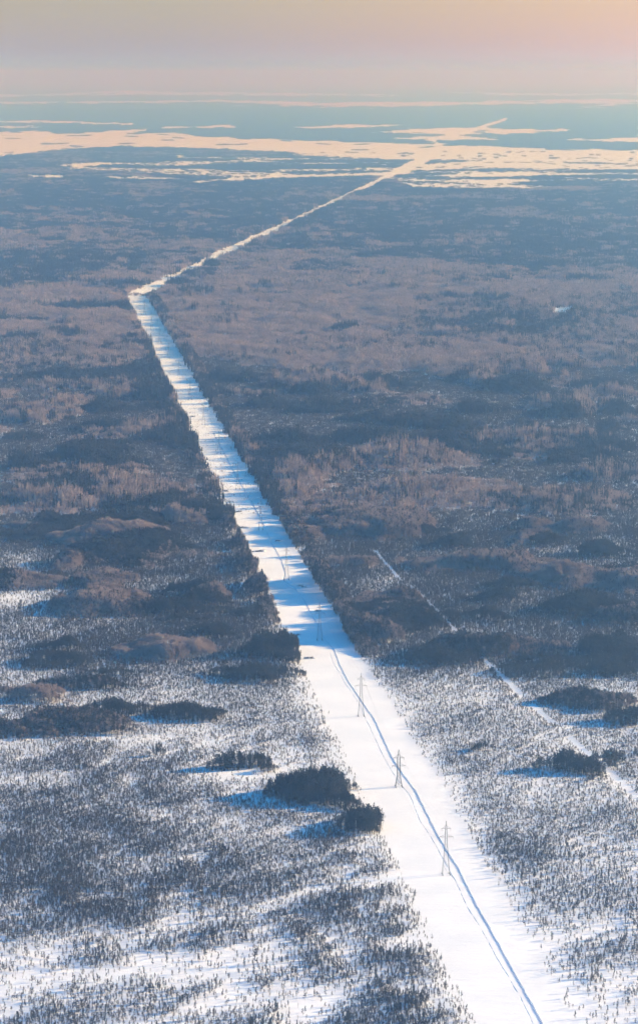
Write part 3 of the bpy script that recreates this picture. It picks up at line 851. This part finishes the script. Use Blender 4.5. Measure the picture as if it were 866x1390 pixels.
bases = [(605, 1187, 'slim', 'tall slim lattice pylon nearest the camera beside the ploughed track'),
         (541, 1068, 'stout', 'short stout lattice pylon with pointed top, second from the camera'),
         (490, 972, 'slim', 'tall slim lattice pylon, third from the camera, just left of the track'),
         (434, 869, 'slim', 'tall slim lattice pylon standing in tree shadow, fourth from the camera'),
         (389, 787, 'slim', 'slim lattice pylon by the kink in the track, fifth from the camera'),
         (354, 719, 'slim', 'slim lattice pylon between tree shadows, sixth from the camera'),
         (323, 664, 'slim', 'faint slim lattice pylon, seventh from the camera'),
         (297.5, 616, 'mid', 'faint slim lattice pylon, eighth from the camera')]
ordinals = ['ninth', 'tenth', 'eleventh', 'twelfth', 'thirteenth', 'fourteenth', 'fifteenth']
q0 = 1.938e-3
for k in range(7):
    vv = 100 + 1 / (q0 + 1.6e-4 * (k + 1)); uu = 22 + .534 * (vv - 100)
    bases.append((uu, vv, 'mid', 'hazy distant lattice pylon, %s from the camera towards the bend' % ordinals[k]))
p_line = math.atan2(-411, 4500)
tower_xy = []
for (uu, vv, kd, lab) in bases:
    gx, gy = ground(uu, vv); tower_xy.append((gx, gy, kd))
    t = thing('power_pylon', (gx, gy, 0), -p_line, (1, 1, 1))
    tag(t, lab, 'pylon', 'pylons of the power line in the clearing')
    for nm, me, loc, subs in TOW[kd]:
        o = link(nm, me, t)
        for sn, sm in subs: link(sn, sm, o)

# ------------------------------------------------------------------ conductors
pl = thing('power_line', (tower_xy[0][0], tower_xy[0][1], 0), 0, (1, 1, 1))
tag(pl, 'thin sagging wires strung between the lattice pylons', 'power line')
ATT = {'slim': [(-5.1, 26.2), (5.1, 26.2), (3.3, 32.4), (0, 39.9)], 'stout': [(-5.7, 15.6), (5.7, 15.6), (4.5, 22.4), (0, 30.9)], 'mid': [(-5.1, 23.4), (5.1, 23.4), (3.3, 29.0), (0, 35.9)]}
x0_, y0_ = tower_xy[0][:2]
for q in range(4):
    m = MB(); ca, sa = math.cos(-p_line), math.sin(-p_line)
    for (ax, ay, ak), (bx, by, bk) in zip(tower_xy[:-1], tower_xy[1:]):
        A = Vector((ax - x0_ + ATT[ak][q][0] * ca, ay - y0_ + ATT[ak][q][0] * sa, ATT[ak][q][1]))
        B = Vector((bx - x0_ + ATT[bk][q][0] * ca, by - y0_ + ATT[bk][q][0] * sa, ATT[bk][q][1]))
        prev = A
        for k in range(1, 13):
            f = k / 12; p_ = A.lerp(B, f); p_.z -= 4 * f * (1 - f) * (8 if q < 3 else 5)
            m.bar(prev, p_, .022, .022, 3); prev = p_
    link('conductor', m.mesh('conductor', [M_STEEL]), pl)

# ------------------------------------------------------------------ brush and log piles left in the clearing
def log_pile(seed, L_, hh):
    Rr = random.Random(seed); m = MB(); cap = MB()
    for k in range(16):
        y = Rr.uniform(-1.6, 1.6); z = max(.15, (1 - abs(y) / 2.2) * hh * Rr.uniform(.2, 1)); x = Rr.uniform(-L_ * .3, L_ * .3); ln = Rr.uniform(2.5, L_ * .55); a = Rr.gauss(0, .35)
        m.bar((x - ln * .5 * math.cos(a), y - ln * .5 * math.sin(a), z + Rr.uniform(-.3, .3)), (x + ln * .5 * math.cos(a), y + ln * .5 * math.sin(a), z + Rr.uniform(-.3, .5)), .22, .14, 6, 0, True)
    for k in range(26):
        x = Rr.uniform(-L_ * .48, L_ * .48); y = Rr.uniform(-1.6, 1.6)
        m.bar((x, y, .2), (x + Rr.gauss(0, .9), y + Rr.gauss(0, .6), hh * Rr.uniform(.6, 1.25)), .07, .02, 3)
    n = 14
    for k in range(5):
        x = Rr.uniform(-L_ * .4, L_ * .4); y = Rr.uniform(-.9, .9); rx, ry, rz = Rr.uniform(1.2, 2.6), Rr.uniform(.8, 1.4), hh * Rr.uniform(.4, .8)
        b = len(cap.v)
        for i in range(4):
            f = i / 4 * math.pi / 2
            for j in range(n):
                a = 6.283 * j / n; w_ = 1 + .15 * math.sin(3 * a + k)
                cap.v.append((x + rx * math.cos(f) * math.cos(a) * w_, y + ry * math.cos(f) * math.sin(a) * w_, .02 + rz * math.sin(f)))
        cap.v.append((x, y, .02 + rz))
        for i in range(3):
            for j in range(n):
                cap.f.append((b + i * n + j, b + i * n + (j + 1) % n, b + (i + 1) * n + (j + 1) % n, b + (i + 1) * n + j)); cap.m.append(0)
        for j in range(n): cap.f.append((b + 3 * n + j, b + 3 * n + (j + 1) % n, b + 4 * n)); cap.m.append(0)
    return m.mesh('logs', [M_LOG]), cap.mesh('snow_cap', [M_SNOWCAP])
piles = [(305, 667, 11, 2.4, 'log pile by the left edge of the clearing near the seventh pylon'),
         (313, 682, 9, 1.8, 'low snowy log pile just below the one near the seventh pylon'),
         (324, 695, 10, 2.0, 'small dark log pile at the left edge of the clearing above the sixth pylon'),
         (332, 717, 15, 2.8, 'long dark log pile left of the sixth pylon'),
         (351, 749, 18, 2.6, 'widest row of brush piles across the left half of the clearing'),
         (378, 735, 9, 2.0, 'faint snowy pile right of the track above the fifth pylon'),
         (409, 797, 12, 2.8, 'snow covered brush pile right of the kink in the track'),
         (432, 830, 8, 2.2, 'small brush pile in tree shadow beside the fourth pylon'),
         (420, 894, 12, 2.2, 'brush pile near the left edge just below the fourth pylon'),
         (404, 862, 7, 1.2, 'flat thin brush scatter left of the fourth pylon'),
         (285, 640, 9, 2.0, 'log pile at the left edge level with the eighth pylon'),
         (262, 566, 12, 2.6, 'hazy brush pile at the left edge far up the clearing')]
for i, (uu, vv, L_, hh, lab) in enumerate(piles):
    gx, gy = ground(uu, vv); t = thing('log_pile', (gx, gy, 0), Rl.uniform(-.3, .3), (1, 1, 1)); tag(t, lab, 'log pile', 'brush and log piles left in the clearing')
    a, b = log_pile(50 + i, L_, hh); link('logs', a, t); link('snow_cap', b, t)
print('objects', len(bpy.data.objects))
